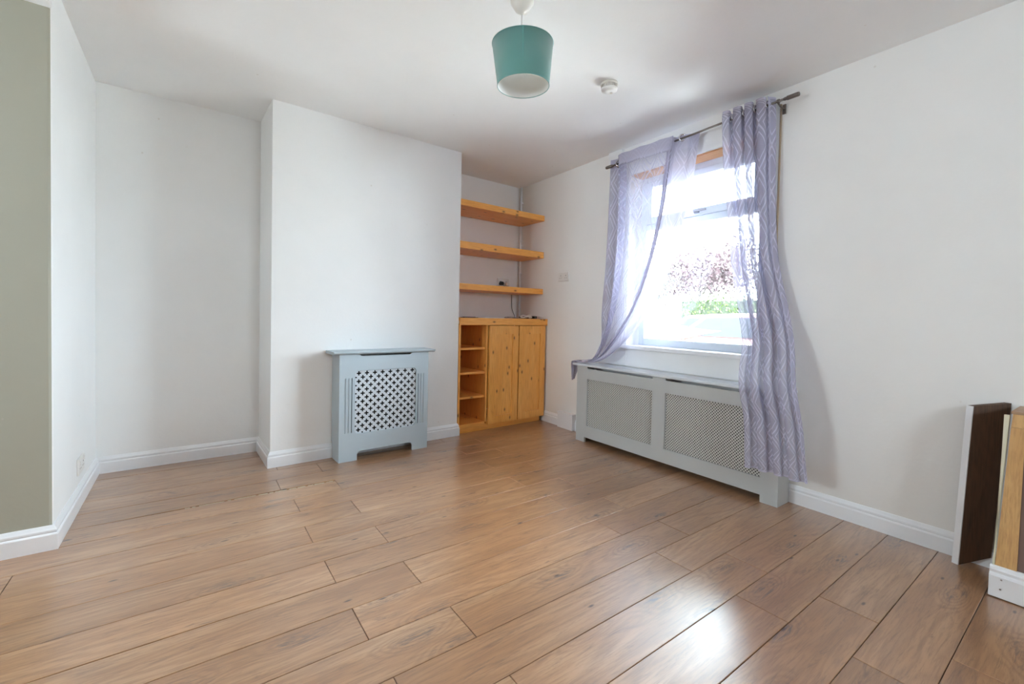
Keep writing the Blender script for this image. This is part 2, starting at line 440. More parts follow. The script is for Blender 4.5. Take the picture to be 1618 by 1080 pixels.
# a thin skim of a darker, warmer colour on the side of the left wall that faces the recess
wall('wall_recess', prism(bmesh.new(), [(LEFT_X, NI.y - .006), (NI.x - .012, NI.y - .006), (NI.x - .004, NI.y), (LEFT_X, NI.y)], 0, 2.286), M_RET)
wall('wall_lintel', prism(bmesh.new(), [(LEFT_X, REAR_Y), (NI.x, REAR_Y), (NI.x, NI.y - .0065), (LEFT_X, NI.y - .0065)], 2.286, H), M_WALL)
a0, a1, a2, a3 = LEFT_FILL
wall('wall_far_left', B((LEFT_X - .2, LEFT_X, REAR_Y - .2, a0, 0, H), (LEFT_X - .2, LEFT_X, a1, 4.15, 0, H), (LEFT_X - .2, LEFT_X, a0, a1, 0, a2), (LEFT_X - .2, LEFT_X, a0, a1, a3, H)), M_WALL)
fx0, fx1 = LEFT_X - .12, LEFT_X - .06
wall('fill_window_left', B((fx0, fx1, a0, a1, a2, a2 + .06), (fx0, fx1, a0, a1, a3 - .06, a3), (fx0, fx1, a0, a0 + .06, a2, a3), (fx0, fx1, a1 - .06, a1, a2, a3), (fx0, fx1, (a0 + a1) / 2 - .03, (a0 + a1) / 2 + .03, a2, a3)), M_UPVC)  # unseen window frame, added with its opening for fill light
def holed(name, fr, x0, x1, y0, y1, hx0, hx1, hz0, hz1, mat):
    bm = B((x0, hx0, y0, y1, 0, H), (hx1, x1, y0, y1, 0, H), (hx0, hx1, y0, y1, 0, hz0), (hx0, hx1, y0, y1, hz1, H))
    o = obj(name, bm, mat, kind='structure'); o.matrix_world = fr; return o
holed('wall_right', FW, -0.2, 5.7, 0, 0.28, WIN[0], WIN[1], WIN[2], WIN[3], M_WALLW)
holed('wall_rear', Matrix.Translation((0, REAR_Y, 0)) @ Matrix.Diagonal((1, -1, 1, 1)), LEFT_X, 2.73, 0, 0.2, REAR_FILL[0], REAR_FILL[1], REAR_FILL[2], REAR_FILL[3], M_WALL)

# ------------------------------------------------------------------ floor planks
Y0, PW = 0.66162, 0.187804
def wallx(y): return 2.857 + 0.0205 * (y - 3.955)
even = [-2.02, -0.76, 0.463, 1.667]
odd = [-1.77, -0.54, 0.722, 1.92]
special = {12: [-2.0, -0.78, 0.426, 1.66], 13: [-1.8, -0.54, 0.696, 1.92], 3: [-1.77, -.5, 0.747, 1.94], 1: [-1.77, -.5, .746, 1.925], 6: [-2, -.76, .453, 1.656], 8: [-2, -.76, .447, 1.652]}
def plank(x0, x1, ya, yb, x1b=None, taper=0.0):
    gp = 0.0011
    bv, dz = 0.0016, 0.0011
    cx, cy = x0, (ya + yb) / 2
    x1b = x1 if x1b is None else x1b
    bm = bmesh.new()
    def ring(ins, z):
        return [bm.verts.new((p[0] - cx, p[1] - cy, z)) for p in ((x0 + gp + ins, ya + gp + ins), (x1 - gp - ins, ya + gp + ins), (x1b - gp - ins, yb - gp - ins - taper), (x0 + gp + ins, yb - gp - ins))]
    t = ring(bv, 0); m = ring(0, -dz); bt = ring(0, -0.0115)
    bm.faces.new(t); bm.faces.new(bt[::-1])
    for a, b in ((m, t), (bt, m)):
        for i in range(4): bm.faces.new((a[i], a[(i + 1) % 4], b[(i + 1) % 4], b[i]))
    o = obj('plank', bm, M_FLOOR, floor)
    o.location = (cx, cy, random.uniform(-0.0006, 0))
    o.rotation_euler = (random.uniform(-.0016, .0016), random.uniform(-.0003, .0003), 0)
    return o
for k in range(-13, 18):
    ya, yb = Y0 + k * PW, Y0 + (k + 1) * PW
    js = special.get(k, even if k % 2 == 0 else odd)
    xs = [LEFT_X] + [x + (0 if k in special else random.uniform(-.008, .008)) for x in js] + [None]
    for i in range(len(xs) - 1):
        a, b = xs[i], xs[i + 1]
        if k == 11 and i == 2:      # the board whose edge has broken away next to the crack
            plank(a, b, ya, yb, taper=0.024); continue
        if b is None: plank(a, wallx(ya), ya, yb, x1b=wallx(yb))
        else: plank(a, b, ya, yb)
# broken, pale fibreboard edge along the open joint
bm = bmesh.new()
yj = Y0 + 12 * PW
x = -0.02
while x < 0.70:
    wd = random.uniform(.006, .016)
    inn = random.uniform(.005, .011) * (1.0 if x > .3 else .6)
    z = random.uniform(0.0006, 0.0016)
    tp = .024 * (x + .54) / 1.26; yy = yj - tp - .001 + .004 * (tp / .024)
    a = [bm.verts.new(p) for p in ((x, yy - inn, 0.0002), (x + wd, yy - inn * random.uniform(.5, 1.2), 0.0002), (x + wd, yy + .0015 * random.uniform(.5, 1.3), z * .5), (x, yy + .0015, z))]
    c = [bm.verts.new((v.co.x, v.co.y, -0.006)) for v in a]
    bm.faces.new(a); bm.faces.new(c[::-1])
    for i in range(4): bm.faces.new((a[i], c[i], c[(i + 1) % 4], a[(i + 1) % 4]))
    x += wd * random.choice((1.0, 1.0, 1.0, 2.0))
ch = obj('chipped_edge', bm, M_CHIP, floor, kind='stuff'); ch['label'] = 'pale splintered board edge along the open floor joint'

# ------------------------------------------------------------------ skirting boards
SKP = [(0, 0), (.018, 0), (.018, .066), (.0155, .071), (.0125, .0735), (.014, .079), (.0135, .086), (.010, .092), (.007, .098), (.004, .1035), (0, .1035)]
def skirt(names, pts, closed_ends=True, lift=0.0):
    pts = [Vector((p[0], p[1], 0)) for p in pts]
    nrm = []
    for a, b in zip(pts, pts[1:]):
        d = (b - a).normalized(); nrm.append(Vector((d.y, -d.x, 0)))   # room side = right of travel
    off = []
    for i in range(len(pts)):
        if i == 0: off.append(nrm[0])
        elif i == len(pts) - 1: off.append(nrm[-1])
        else:
            s = nrm[i - 1] + nrm[i]; off.append(s / (s.dot(nrm[i])))
    for i, nm in enumerate(names):
        bm = bmesh.new()
        a = [bm.verts.new(pts[i] + off[i] * p + Z * (q + lift)) for p, q in SKP]
        b = [bm.verts.new(pts[i + 1] + off[i + 1] * p + Z * (q + lift)) for p, q in SKP]
        n = len(SKP)
        for j in range(n): bm.faces.new((a[j], a[(j + 1) % n], b[(j + 1) % n], b[j]))
        bm.faces.new(a[::-1]); bm.faces.new(b)
        obj(nm, bm, M_GLOSSW, kind='structure')
skirt(['baseboard_recess', 'baseboard_left', 'baseboard_back_left', 'baseboard_chimney_return', 'baseboard_chimney', 'baseboard_chimney_side'],
      [(LEFT_X, NI.y - .006), (NI.x, NI.y - .006), BL, AL, CL, CR, FB @ Vector((1.4187, .052, 0))])
pw = lambda s, n=0: (C0 - WD * s + WN * n)
skirt(['baseboard_right'], [pw(.47), pw(.758)])
skirt(['baseboard_right_middle'], [pw(.972), pw(5.6)], lift=0.0)

# ------------------------------------------------------------------ window
W_ = thing('window_1', 'white framed window with opening top vent above a fixed pane', 'window', at(FW, 2.08, 0, 0.8))
W_['kind'] = 'structure'
del W_['category']; del W_['label']
s0, s1 = WIN[0] - 2.08, WIN[1] - 2.08
yf0, yf1 = 0.13, 0.19       # frame depth, into the wall
zb, zt = 0.0, 1.39          # relative to 0.8
obj('window_frame', B((s0, s0 + .055, yf0, yf1, zb + .03, zt), (s1 - .055, s1, yf0, yf1, zb + .03, zt), (s0 + .055, s1 - .055, yf0, yf1, zb + .03, zb + .085), (s0 + .055, s1 - .055, yf0, yf1, zt - .055, zt),
                    (s0 + .055, s1 - .055, yf0, yf1, .955, 1.0)), M_UPVC, W_, bevel=.004)
sash = obj('vent_sash', B((s0 + .055, s0 + .11, yf0 - .012, yf1 - .01, 1.0, zt - .055), (s1 - .11, s1 - .055, yf0 - .012, yf1 - .01, 1.0, zt - .055),
                   (s0 + .11, s1 - .11, yf0 - .012, yf1 - .01, 1.0, 1.055), (s0 + .11, s1 - .11, yf0 - .012, yf1 - .01, zt - .10, zt - .055)), M_UPVC, W_, bevel=.004)
hb = B((-.02, .02, yf0 - .026, yf0 - .012, 1.015, 1.042), (-.014, .085, yf0 - .045, yf0 - .030, 1.022, 1.036)); box(hb, -.012, .012, yf0 - .032, yf0 - .02, 1.02, 1.038)
obj('handle', hb, plain('handle_grey', (.35, .36, .38), .35), sash, bevel=.003)
mg, nt, b_ = newmat('window_glass')
nt.nodes.remove(b_)
tr = N(nt, 'ShaderNodeBsdfTransparent'); gl = N(nt, 'ShaderNodeBsdfGlossy', Roughness=0.02); fr_ = N(nt, 'ShaderNodeFresnel', IOR=1.45); mx = N(nt, 'ShaderNodeMixShader')
tr.inputs[0].default_value = (.97, .985, .98, 1)
L(nt, fr_.outputs[0], mx.inputs[0]); L(nt, tr.outputs[0], mx.inputs[1]); L(nt, gl.outputs[0], mx.inputs[2]); L(nt, mx.outputs[0], nt.nodes['Material Output'].inputs[0])
obj('pane', B((s0 + .11, s1 - .11, .158, .164, 1.055, zt - .10)), mg, W_)
obj('pane', B((s0 + .055, s1 - .055, .158, .164, .085, .955)), mg, W_)
obj('window_sill', B((s0 - .06, s1 + .06, -.03, 0.0, -.0, .030), (s0, s1, 0.0, .28, 0.0, .030)), M_GLOSSW, W_, bevel=.003)
# timber under the lintel (head of the reveal)
t = obj('trim_1', B((WIN[0], WIN[1], 0.004, .13, WIN[3] - .012, WIN[3])), M_SOFFIT, kind='structure'); t.matrix_world = FW
# painted surround board fixed round the window
t = obj('trim_2', B((1.33, WIN[0], -.012, 0, .66, 2.33), (WIN[1], 2.70, -.012, 0, .66, 2.33), (WIN[0], WIN[1], -.012, 0, WIN[3], 2.33), (WIN[0], WIN[1], -.012, 0, .66, .80)), M_PANEL, kind='structure', bevel=.002); t.matrix_world = FW
t = obj('trim_3', B((1.33, 1.475, -.032, 0, 2.30, 2.418)), M_PANEL, kind='structure', bevel=.003); t.matrix_world = FW

t = obj('trim_4', B((2.7003, 2.7065, -.013, 0, .66, 2.33)), plain('edge_brown', (.42, .32, .22), .7), kind='structure'); t.matrix_world = FW  # thin brown strip along the right edge of the surround board
# unseen rear window, added behind the viewpoint for fill light
t = obj('fill_window_rear', B((REAR_FILL[0], REAR_FILL[1], REAR_Y - .1, REAR_Y - .04, REAR_FILL[2], REAR_FILL[2] + .06), (REAR_FILL[0], REAR_FILL[1], REAR_Y - .1, REAR_Y - .04, REAR_FILL[3] - .06, REAR_FILL[3]),
                      (REAR_FILL[0], REAR_FILL[0] + .06, REAR_Y - .1, REAR_Y - .04, REAR_FILL[2], REAR_FILL[3]), (REAR_FILL[1] - .06, REAR_FILL[1], REAR_Y - .1, REAR_Y - .04, REAR_FILL[2], REAR_FILL[3]),
                      (1.2, 1.24, REAR_Y - .1, REAR_Y - .04, REAR_FILL[2], REAR_FILL[3])), M_UPVC, kind='structure')

# ------------------------------------------------------------------ small radiator cover on the chimney wall
def small_cover():
    T = thing('radiator_cover', 'pale blue-grey radiator cover with cross-cut grille on the chimney wall', 'radiator cover', at(FB, .387, 0, 0))
    Wd, Hh, D = .665, .750, .174
    yf = -D
    legs = [(0, 0), (.125, 0), (.125, .035)]
    arc = [(.125 + .028 * (1 - cos(a)), .035 + .028 * sin(a)) for a in [pi / 2 * i / 6 for i in range(1, 7)]]
    right = [(Wd - x, z) for x, z in (legs + arc)]
    outer = legs + arc + right[::-1] + [(Wd, Hh)]
    # shallow vent slot at the top
    outer += [(Wd - .13, Hh), (Wd - .15, Hh - .014), (.15, Hh - .014), (.13, Hh)] + [(0, Hh)]
    hole = rrect(.107, .567, .187, .632, .028)
    fl = []
    for i in range(3):
        for x in (.036 + .022 * i,):
            fl.append(rrect(x, x + .008, .20, .585, .0038, 3)); fl.append(rrect(Wd - x - .008, Wd - x, .20, .585, .0038, 3))
    plate('front_panel', outer, [hole] + fl, yf, yf + .012, M_COVS, T)
    obj('flute_backing', B((.025, .084, yf + .0045, yf + .016, .19, .595)), M_COVS, T); obj('flute_backing', B((Wd - .072, Wd - .025, yf + .0045, yf + .016, .19, .595)), M_COVS, T)
    # grille with plus-shaped holes
    P = .0575; ar, hw = .0155, .0047
    plus = [(ar, -hw), (ar, hw), (hw, hw), (hw, ar), (-hw, ar), (-hw, hw), (-ar, hw), (-ar, -hw), (-hw, -hw), (-hw, -ar), (hw, -ar), (hw, -hw)]
    gx0, gx1, gz0, gz1 = .086, .588, .160, .658
    holes = []
    nx, nz = 8, 8
    for j in range(2 * nz + 1):
        for i in range(nx + 1):
            cx = .107 + (.5 if j % 2 else 0) * P + i * P
            cz = .182 + j * P / 2
            if gx0 + ar + .001 < cx < gx1 - ar - .001 and gz0 + ar + .001 < cz < gz1 - ar - .001:
                holes.append([(cx + a, cz + b) for a, b in plus])
    plate('grille', [(gx0, gz0), (gx1, gz0), (gx1, gz1), (gx0, gz1)], holes, yf + .0125, yf + .0155, plain('grille_pale', (.60, .65, .70), .45), T)
    side = [(-.0, 0), (.022, 0), (.022, .115), (0, .115)]
    def side_bm(x0, x1):
        bm = bmesh.new()
        pts = [(yf + .012, 0), (-.022, 0), (-.022, .115), (-.001, .115), (-.001, Hh), (yf + .012, Hh)]
        a = [bm.verts.new((x0, y, z)) for y, z in pts]; b = [bm.verts.new((x1, y, z)) for y, z in pts]
        bm.faces.new(a); bm.faces.new(b[::-1])
        for i in range(len(pts)): bm.faces.new((a[i], a[(i + 1) % 6], b[(i + 1) % 6], b[i]))
        return bm
    obj('side_panel', side_bm(0, .016), M_COVS, T)
    obj('side_panel', side_bm(Wd - .016, Wd), M_COVS, T)
    bm = bmesh.new()
    pr = [(-.001, Hh), (yf - .008, Hh), (yf - .020, Hh + .004), (yf - .028, Hh + .010), (yf - .030, Hh + .016), (yf - .028, Hh + .021), (-.001, Hh + .021)]
    # moulded front edge of the shelf
    a = [bm.verts.new((-.045, y, z)) for y, z in pr]; b = [bm.verts.new((Wd + .045, y, z)) for y, z in pr]
    bm.faces.new(a); bm.faces.new(b[::-1])
    for i in range(len(pr)): bm.faces.new((a[i], a[(i + 1) % len(pr)], b[(i + 1) % len(pr)], b[i]))
    obj('top_shelf', bm, M_COVS, T)
    # radiator inside, coloured dark for the enclosed shade behind the holes
    R = thing('radiator', 'panel radiator coloured dark as shade inside the pale blue-grey cover', 'radiator', at(FB, .415, -.035, .12))
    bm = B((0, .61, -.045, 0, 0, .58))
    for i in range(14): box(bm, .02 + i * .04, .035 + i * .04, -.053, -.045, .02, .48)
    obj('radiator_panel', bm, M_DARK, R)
    for q in (.1, .33): obj('bracket', B((q, q + .03, 0, .034, .1, .4)), M_DARK, R)
small_cover()

# ------------------------------------------------------------------ long radiator cover under the window
CA = FW @ Vector((1.185, -.1916, 0))
cdir = Vector((-.002, -1, 0)).normalized(); cnor = Vector((-cdir.y * -1, 0, 0))
FC = frame(CA, cdir, Vector((-cdir.y, cdir.x, 0)))      # y into the wall (+x)
if (FC.to_3x3() @ Vector((0, 1, 0))).x < 0:
    FC = frame(CA, cdir, Vector((cdir.y, -cdir.x, 0)))
def long_cover():
    T = thing('radiator_cover', 'long grey radiator cover with two lattice panels under the window', 'radiator cover', FC)
    Wd, Hh = 1.647, .636
    ys = 0.0
    outer = [(0, 0), (.100, 0), (.100, .042), (Wd - .098, .042), (Wd - .098, 0), (Wd, 0), (Wd, Hh)]
    for x0, x1 in ((.885, 1.545), (.12, .778)): outer += [(x1, Hh), (x1, Hh - .019), (x0, Hh - .019), (x0, Hh)]
    outer += [(0, Hh)]
    plate('front_frame', outer, [[(.12, .14), (.778, .14), (.778, .531), (.12, .531)], [(.885, .14), (1.547, .14), (1.547, .531), (.885, .531)]], 0, .018, M_COVL, T)
    P = .0195; hr = .0051
    for gx0, gx1 in ((.12, .778), (.885, 1.547)):
        holes = []
        x0, x1, z0, z1 = gx0 - .008, gx1 + .008, .132, .539
        j = 0
        zc = z0 + .010
        while zc < z1 - hr - .001:
            xc = x0 + .010 + (P / 2 if j % 2 else 0)
            while xc < x1 - hr - .001:
                holes.append([(xc + hr * 1.15, zc), (xc, zc + hr * 1.15), (xc - hr * 1.15, zc), (xc, zc - hr * 1.15)])
                xc += P
            zc += P / 2; j += 1
        plate('lattice_panel', [(x0, z0), (x1, z0), (x1, z1), (x0, z1)], holes, .0185, .0215, M_GRILL, T)
    dl, dr = .188, .157
    def endp(x0, x1, dd):
        bm = bmesh.new()
        pts = [(.018, 0), (dd - .021, 0), (dd - .021, .11), (dd - .001, .11), (dd - .001, Hh), (.018, Hh)]
        a = [bm.verts.new((x0, y, z)) for y, z in pts]; b = [bm.verts.new((x1, y, z)) for y, z in pts]
        bm.faces.new(a); bm.faces.new(b[::-1])
        for i in range(6): bm.faces.new((a[i], a[(i + 1) % 6], b[(i + 1) % 6], b[i]))
        return bm
    obj('side_panel', endp(0, .018, dl), M_COVL, T)
    obj('side_panel', endp(Wd - .018, Wd, dr - .002), M_COVL, T)
    bm = bmesh.new()
    prism(bm, [(-.045, -.018), (Wd + .03, -.018), (Wd + .03, dr - .016), (-.045, dl - .014)], Hh, Hh + .019)
    obj('top_shelf', bm, plain('shelf_lightened', (.66, .70, .74), .3), T, bevel=.005)  # lighter than the cover: window light on top put into the colour
    R = thing('radiator', 'panel radiator coloured dark as shade inside the long grey cover', 'radiator', at(FC, .06, .072, .12))
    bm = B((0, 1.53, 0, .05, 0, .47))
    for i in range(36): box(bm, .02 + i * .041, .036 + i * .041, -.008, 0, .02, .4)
    obj('radiator_panel', bm, M_DARK, R)  # dark colour stands for the shade inside the cover
    for q, e_ in ((.2, .083), (1.0, .066)): obj('bracket', B((q, q + .03, .05, e_, .1, .4)), M_DARK, R)
long_cover()

# ------------------------------------------------------------------ pine cabinet, worktop and wall shelves in the right alcove
def cabinet():
    x0, x1 = 1.4225, 2.405
    T = thing('cabinet', 'pine alcove cabinet with open shelves on the left and two panelled doors', 'cabinet', at(FB, x0, 0, 0))
    W2 = x1 - x0
    Hc = .955
    yb = .488
    obj('side_panel', B((0, .018, -.004, yb, .0, Hc)), M_PINE_Z, T, m=Matrix.Translation((0, .053, 0)) if False else None)
    obj('divider', B((.288, .306, .004, yb, .08, Hc)), M_PINE_Z, T)
    obj('side_panel', B((W2 - .018, W2, .004, yb - .02, .08, Hc)), M_PINE_Z, T)
    obj('back_panel', B((.018, W2 - .018, yb - .010, yb - .004, .08, Hc)), M_PINE_IN, T)
    obj('bottom_shelf', B((.018, .288, .010, yb - .010, .057, .080)), M_PINE_X, T); obj('bottom_shelf', B((.306, W2 - .018, .012, yb - .03, .057, .080)), M_PINE_X, T)
    for z in (.734, .516, .300):
        obj('shelf', B((.019, .287, .022, yb - .012, z, z + .020)), M_PINE_X, T, bevel=.002)
    obj('pale_strip', B((.019, .045, yb - .05, yb - .012, .082, .72)), plain('strip_pale', (.55, .50, .30), .6), T)  # pale upright strip at the back left of the open bay
    obj('plinth', B((.018, W2 - .02, .030, .048, 0, .057)), M_PINE_X, T)
    for a, b in ((.312, .640), (.652, W2 - .004)):
        D = thing('door', '', '', None); del D['label']; del D['category']
        bpy.data.objects.remove(D)
        st = .066
        d = plate('door', [(a, .056), (b, .056), (b, .950), (a, .950)], [[(a + st, .125), (b - st, .125), (b - st, .872), (a + st, .872)]], -.018, .002, M_PINE_Z, T)
        obj('door_panel', B((a + st - .004, b - st + .004, -.0085, -.002, .121, .876)), M_PINE_Z, d, bevel=0)
    kn = bmesh.new(); 
    W = thing('worktop', 'pine worktop across the alcove, on top of the cabinet', 'worktop', at(FB, 1.422, 0, .955))
    bm = bmesh.new()
    prism(bm, [(.0, -.024), (.996, -.024), (1.018, .462), (.0, .462)], .038, .062)
    obj('top_board', bm, M_PINE_X, W, bevel=.002)
    obj('front_edge', B((-.0, .9955, -.026, -.004, 0.0, .0625)), M_PINE_X, W, bevel=.002)
cabinet()
for z0, z1, side, lab in ((2.0, 2.052, 0, 'uppermost of the three thick pine wall shelves in the alcove'), (1.628, 1.688, 0, 'middle one of the three thick pine wall shelves in the alcove'), (1.268, 1.318, 0, 'lowest pine wall shelf, just above the double socket cables')):
    T = thing('wall_shelf', lab if z0 > 1.3 else 'lowest of the three thick pine wall shelves, below the plugged-in socket', 'shelf', at(FB, 1.4225, .06, z0), group='thick pine wall shelves in the alcove')
    h = z1 - z0
    bm = bmesh.new()
    prism(bm, [(0.0, .021), (1.002, .021), (1.019, .400), (0.0, .400)], 0, h)
    obj('shelf_board', bm, M_PINE_X, T, bevel=.002)
    obj('front_edge', B((0.0, 1.0, 0, .0205, -.001, h + .001)), M_PINE_X, T, bevel=.002)

# pipe in the corner
T = thing('water_pipe', 'white painted vertical pipe in the corner beside the alcove shelves', 'pipe', at(FW, .052, -.024, 0))
tube_bm = tube(bmesh.new(), [(0, 0, 1.022), (0, 0, 2.418)], .0105, 12)
obj('pipe', tube_bm, M_GLOSSW, T, smooth=True)
for z in (1.5, 1.85, 2.25):
    bm = lathe(bmesh.new(), [(.0115, -.008), (.0145, -.006), (.0145, .006), (.0115, .008)], 12, (0, 0, z))
    box(bm, -.006, .006, .010, .023, z - .006, z + .006)
    obj('pipe_clip', bm, M_GLOSSW, T)

# ------------------------------------------------------------------ sockets
def socket(label, m, plugs=0, cols=None):
    T = thing('double_socket', label, 'socket', m, group=None)
    obj('face_plate', B((-.073, .073, -.010, 0, -.043, .043)), M_PLASTIC, T, bevel=.003)
    for sx in (-.036, .036):
        sw = obj('rocker_switch', B((sx - .006 + (.022 if sx > 0 else -.022), sx + .006 + (.022 if sx > 0 else -.022), -.0135, -.010, .012, .030)), M_PLASTIC, T, bevel=.001)
        bm = B((sx - .003, sx + .003, -.0106, -.0099, .006, .014), (sx - .014, sx - .008, -.0106, -.0099, -.014, -.010), (sx + .008, sx + .014, -.0106, -.0099, -.014, -.010))
        obj('pin_holes', bm, M_BLACK, T)
    return T
S1 = socket('double socket on the window wall, left of the curtained window', at(FW, .755, 0, 1.425))
S2 = socket('double socket behind the lowest alcove shelf with a black and a white plug', at(FB, 2.235, .4925, 1.392))
S3 = socket('double socket low on the left wall above the skirting', Matrix.Translation((-0.469, 3.30, .205)) @ Euler((0, 0, -pi / 2)).to_matrix().to_4x4() @ Matrix.Rotation(pi, 4, 'Z'))
def plug(name, lab, m, mat):
    T = thing(name, lab, 'plug', m)
    bm = bmesh.new()
    a = [(-.022, -.018), (.022, -.018), (.025, .004), (.014, .024), (-.014, .024), (-.025, .004)]
    v0 = [bm.verts.new((x, -.0145, z)) for x, z in a]; v1 = [bm.verts.new((x * .8, -.046, z * .8)) for x, z in a]
    bm.faces.new(v0); bm.faces.new(v1[::-1])
    for i in range(6): bm.faces.new((v0[i], v1[i], v1[(i + 1) % 6], v0[(i + 1) % 6]))
    obj('plug_body', bm, mat, T, bevel=.003)
    return T
plug('plug', 'black plug in the left half of the alcove socket', at(FB, 2.199, .4925, 1.378), M_BLACK)
plug('plug', 'white plug in the right half of the alcove socket', at(FB, 2.271, .4925, 1.372), M_PLASTIC)

# cables
def cable(name, lab, pts, r, mat, cat='cable', n=8):
    o = obj(name, tube(bmesh.new(), smooth_path(pts, n), r, 6), mat, smooth=True)
    return tag(o, lab, cat)
f = lambda a, n, z: FB @ Vector((a, -n, z))
cable('power_cable', 'dark cable hanging from the alcove socket behind the lowest shelf', [f(2.199, -.44, 1.362), f(2.22, -.425, 1.343), f(2.30, -.455, 1.335), f(2.345, -.479, 1.328), f(2.348, -.480, 1.20), f(2.352, -.478, 1.12), f(2.362, -.47, 1.08), f(2.372, -.462, 1.05), f(2.36, -.44, 1.026)], .0028, M_BLACK)
random.seed(5)
def coil(cx, cn, rx, rn, turns, z0, amp, seed):
    rnd = random.Random(seed); pts = []
    n = int(turns * 9)
    for i in range(n):
        a = 2 * pi * i / 9 + rnd.uniform(-.2, .2)
        k = rnd.uniform(.65, 1.1)
        pts.append(f(cx + rx * k * cos(a), cn + rn * k * sin(a), z0 + amp * abs(sin(i * .7)) * rnd.uniform(.3, 1)))
    return pts
cable('charger_cable', 'white cable heaped in loops on the pine worktop', coil(2.24, -.10, .062, .05, 4, 1.0215, .035, 3), .0024, M_PLASTIC)
cable('power_cable', 'black cable loosely coiled on the worktop by the pipe', coil(2.33, -.24, .055, .05, 3, 1.0215, .022, 11), .003, M_BLACK)
cable('charger_cable', 'grey cable laid in a flat tangle left of the white loops', coil(2.06, -.12, .06, .04, 2.3, 1.021, .012, 21), .0022, plain('grey_cable', (.22, .2, .19), .5))
T = tag(obj('power_adapter', B((-.03, .03, -.022, .022, 0, .026)), M_BLACK, m=None, bevel=.004), 'small black power adapter lying among the cables', 'adapter')
T.matrix_world = at(FB, 2.345, .10, 1.0185) @ Matrix.Rotation(.4, 4, 'Z')
T = tag(obj('paper_sheet', B((-.105, .105, -.06, .06, 0, .0015), (-.098, .10, -.055, .062, .0015, .003)), plain('paper', (.85, .83, .8), .7)), 'white papers lying flat on the pine worktop', 'paper')
T.matrix_world = at(FB, 1.80, .06, 1.0178)
bm = bmesh.new(); box(bm, -.075, .075, -.03, .03, 0, .005); box(bm, -.06, .05, -.022, .022, .005, .009)
T = tag(obj('notebook', bm, plain('dark_cover', (.09, .07, .08), .6), bevel=.0015), 'thin dark notebook on the worktop beside the papers', 'notebook')
T.matrix_world = at(FB, 1.57, .07, 1.0178)

# pipe boxing at the skirting
T = thing('pipe_boxing', 'white boxed-in casing standing on the skirting beside the long radiator cover', 'box casing', at(FW, .76, 0, 0))
obj('casing', B((0, .210, -.046, 0, 0, .140)), M_GLOSSW, T, bevel=.003)
obj('casing_lid', B((-.003, .213, -.049, 0, .140, .149)), M_GLOSSW, T, bevel=.002)

